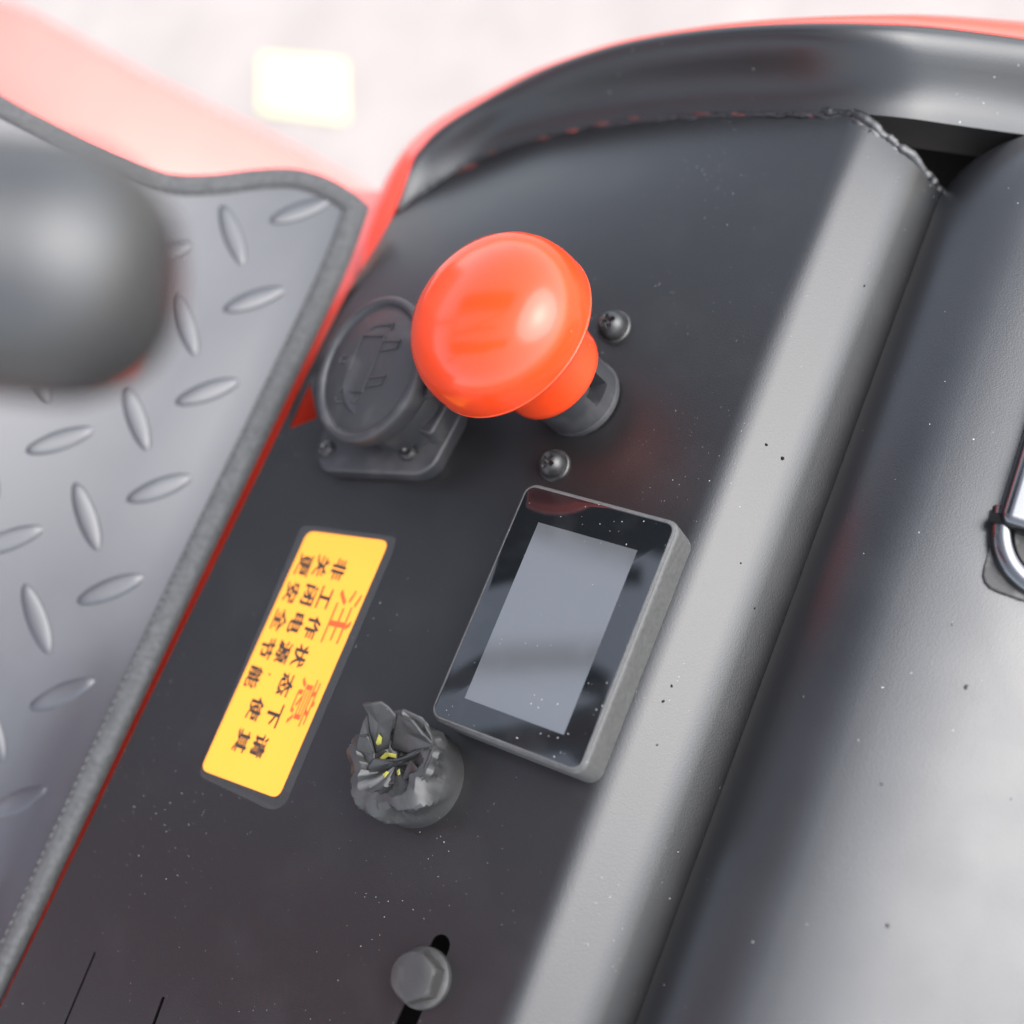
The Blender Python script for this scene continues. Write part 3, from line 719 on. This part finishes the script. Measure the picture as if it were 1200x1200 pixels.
# ribs and stitches along the binding
acc = 0
for i in range(len(e2d) - 1):
    a, b_ = e2d[i], e2d[i + 1]; L0 = (b_ - a).length; t = (b_ - a).normalized(); nn = Vector((-t.y, t.x))
    if not inside(tuple(a + nn * 3), poly) and inside(tuple(a - nn * 3), poly): nn = -nn
    s_ = acc
    while s_ < L0:
        q = a + t * s_
        e1 = q + nn * 5.6 - t * .9; e2 = q + nn * 5.9 + t * .9
        stm.tube([m3d(e1.x, e1.y, .9), m3d(((e1 + e2) / 2).x, ((e1 + e2) / 2).y, 1.35), m3d(e2.x, e2.y, .9)], [.35, .55, .35], 6)
        e1 = q + nn * .2; e2 = q + nn * 4.8
        stm.tube([m3d(e1.x, e1.y, 1.15), m3d(((e1 + e2) / 2).x, ((e1 + e2) / 2).y, 1.5), m3d(e2.x, e2.y, 1.2)], [.3, .4, .3], 5)
        s_ += 2.6
    acc = s_ - L0
tag(stm.build('binding_stitches', M['binding'], fm_, 80), kind='stuff')
# tread bars: two directions on one lattice
Av = Vector(m2(mpx(243, 459))); Au = (Vector(m2(mpx(73, 814))) - Av) / 3; Aw = Vector(m2(mpx(74, 518))) - Vector(m2(mpx(190, 574)))
Ad = (Vector(m2(mpx(230, 558))) - Vector(m2(mpx(150, 588)))) / 2; Bd = (Vector(m2(mpx(148, 450))) - Vector(m2(mpx(175, 530)))) / 2
Boff = Vector(m2(mpx(160, 490))) - Av
print('tread', Au, Aw, Ad.length, Bd.length)
def tread(c, d, key):
    L0 = d.length; nx, ny = 16, 8; rows = []; t = d.normalized(); nn = Vector((-t.y, t.x))
    for i in range(nx + 1):
        s_ = -1 + 2 * i / nx; wid = 3.2 * (max(0, 1 - s_ * s_) ** .62) + .02; row = []
        for k in range(ny + 1):
            a = math.pi * k / ny; hh = .95 * math.sin(a) ** .7 * (max(0, 1 - s_ ** 6) ** .5) - .15
            q = c + t * (s_ * L0) + nn * (-wid * math.cos(a)); row.append(m3d(q.x, q.y, hh))
        rows.append(row)
    MB().grid(rows).build('tread_bar', M['mat'], fm_, 50)
for i in range(-4, 9):
    for j in range(-2, 5):
        for d, off, key in ((Ad, Vector((0, 0)), 'a'), (Bd, Boff, 'b')):
            c = Av + Au * i + Aw * j + off
            if not inside(tuple(c), poly): continue
            if min((c - q).length for q in e2d) < (8.5 if key == 'b' else 12.5): continue
            P = m3d(c.x, c.y) - CAM; dep = P.dot(RC[2]); uu = 600 + FPX * P.dot(RC[0]) / dep; vv = 600 + FPX * P.dot(RC[1]) / dep
            if -90 < uu < 1300 and -90 < vv < 1290: tread(c, d, key)
# board under the mat so it rests on the body
bt_ = MB(); pp = [(-130, 2), (260, 2), (260, 150), (-130, 150)]
q = [m_o + m_e1 * a + m_e2 * b_ - m_n * 26 for a, b_ in [(40, 6), (40, 150), (-190, 150), (-190, 6)]]
bt_.add(q + [p - m_n * 4 for p in q], [(0, 1, 2, 3), (4, 5, 6, 7), (0, 1, 5, 4), (1, 2, 6, 5), (2, 3, 7, 6), (3, 0, 4, 7)])
bt_.build('foot_board', M['dark'], veh)

# ------------------------------------------------------------------ red fender plate far below, catching the light
zf = -230
fpx = [(-60, -20), (35, 12), (180, 92), (330, 165), (440, 226), (470, 300), (300, 330), (-80, 260)]
fn = Vector((.70, -.02, .70)).normalized(); fo = px(200, 150, zf)
fp = [pplane(u, v, fo, fn) for u, v in fpx]
fmx = frame(fo, fn); inv = fmx.inverted()
fpo = ccw([tuple((inv @ p).xy) for p in fp])
MB().prism(roundpoly(fpo, 8), fmx @ Matrix.Translation((0, 0, -6)), 6, 2).build('lower_fender', M['red'], veh)

# ------------------------------------------------------------------ canopy and red side guard added out of view for dark and red reflections
cf = thing('reflection_canopy', Vector((-700, 60, -520)), 'added unseen black canopy above the vehicle, there to mirror dark bands in the display', 'canopy')
MB().tube([Vector((-760, -93, 600)), Vector((-349, 54, 600)), Vector((-120, 136, 600))], 11, 16).build('reflection_bar', M['dark'], cf)
MB().tube([Vector((-760, -14, 600)), Vector((-340, 2, 600)), Vector((-120, 10, 600))], 16, 16).build('reflection_bar', M['dark'], cf)
MB().prism(rrect(-760, 165, -90, 330, 20), Matrix.Translation((0, 0, 600)), 14, 3).build('dark_reflection_slat', M['dark'], cf)
MB().prism(rrect(-760, -300, -60, -130, 20), Matrix.Translation((0, 0, 596)), 14, 3).build('red_reflection_slat', M['red'], cf)  # unseen red slat added overhead to tint the panel's reflections
MB().tube([Vector((-750, -300, 600)), Vector((-750, 330, 600))], 14, 14).build('side_rail', M['dark'], cf)
MB().tube([Vector((-750, 100, 600)), Vector((-750, 100, -520))], 16, 14).build('post', M['dark'], cf)
sgp = [(-420, -520), (-420, 190)]
MB().prism(rrect(-452, -520, -424, 300, 8), Matrix.Translation((0, 0, -20)), 210, 8).build('red_reflection_guard', M['red'], veh)  # unseen red guard added to put a red reflection in the cover
# ------------------------------------------------------------------ blurred hand lever
hd = 175
hc = pdist(62, 318, hd); h_ax = (pdist(62, 318, hd) - pdist(-260, 285, hd + 10)).normalized()
HR = 16.3
hv = thing('hand_lever', pdist(-300, 280, hd) + Vector((0, 0, -120)), 'dark rounded hand grip with an orange ring, reaching out above the tread mat', 'lever')
hm = frame(hc, h_ax)
prof = []
for k in range(13):
    a = math.pi / 2 * k / 12; prof.append((max(.02, HR * math.cos(a) ** .8), HR * .95 * math.sin(a)))
prof = [(HR * .9, -66), (HR * .98, -45), (HR * 1.0, -20)] + prof
MB().lathe(prof, hm, 64).build('grip', M['grip'], hv, 60)
rc = pdist(108, 332, hd + 20)
MB().lathe([(13.5, -7), (15.6, -6), (16, 0), (14.5, 4), (7, 6), (.02, 6)], frame(rc, (h_ax * .8 + RC[2] * -.3).normalized()), 48).build('orange_ring', M['orange'], hv, 50)
far = hc - h_ax * 66
MB().tube(catmull([far, far - h_ax * 60, far - h_ax * 240, far - h_ax * 300 + Vector((0, 0, -25)), far - h_ax * 315 + Vector((0, 0, -90)), far - h_ax * 315 + Vector((0, 0, -200))], 8), 9, 16).build('lever_arm', M['grip'], hv)
for o in bpy.data.objects:
    if '_o' in o: del o['_o']
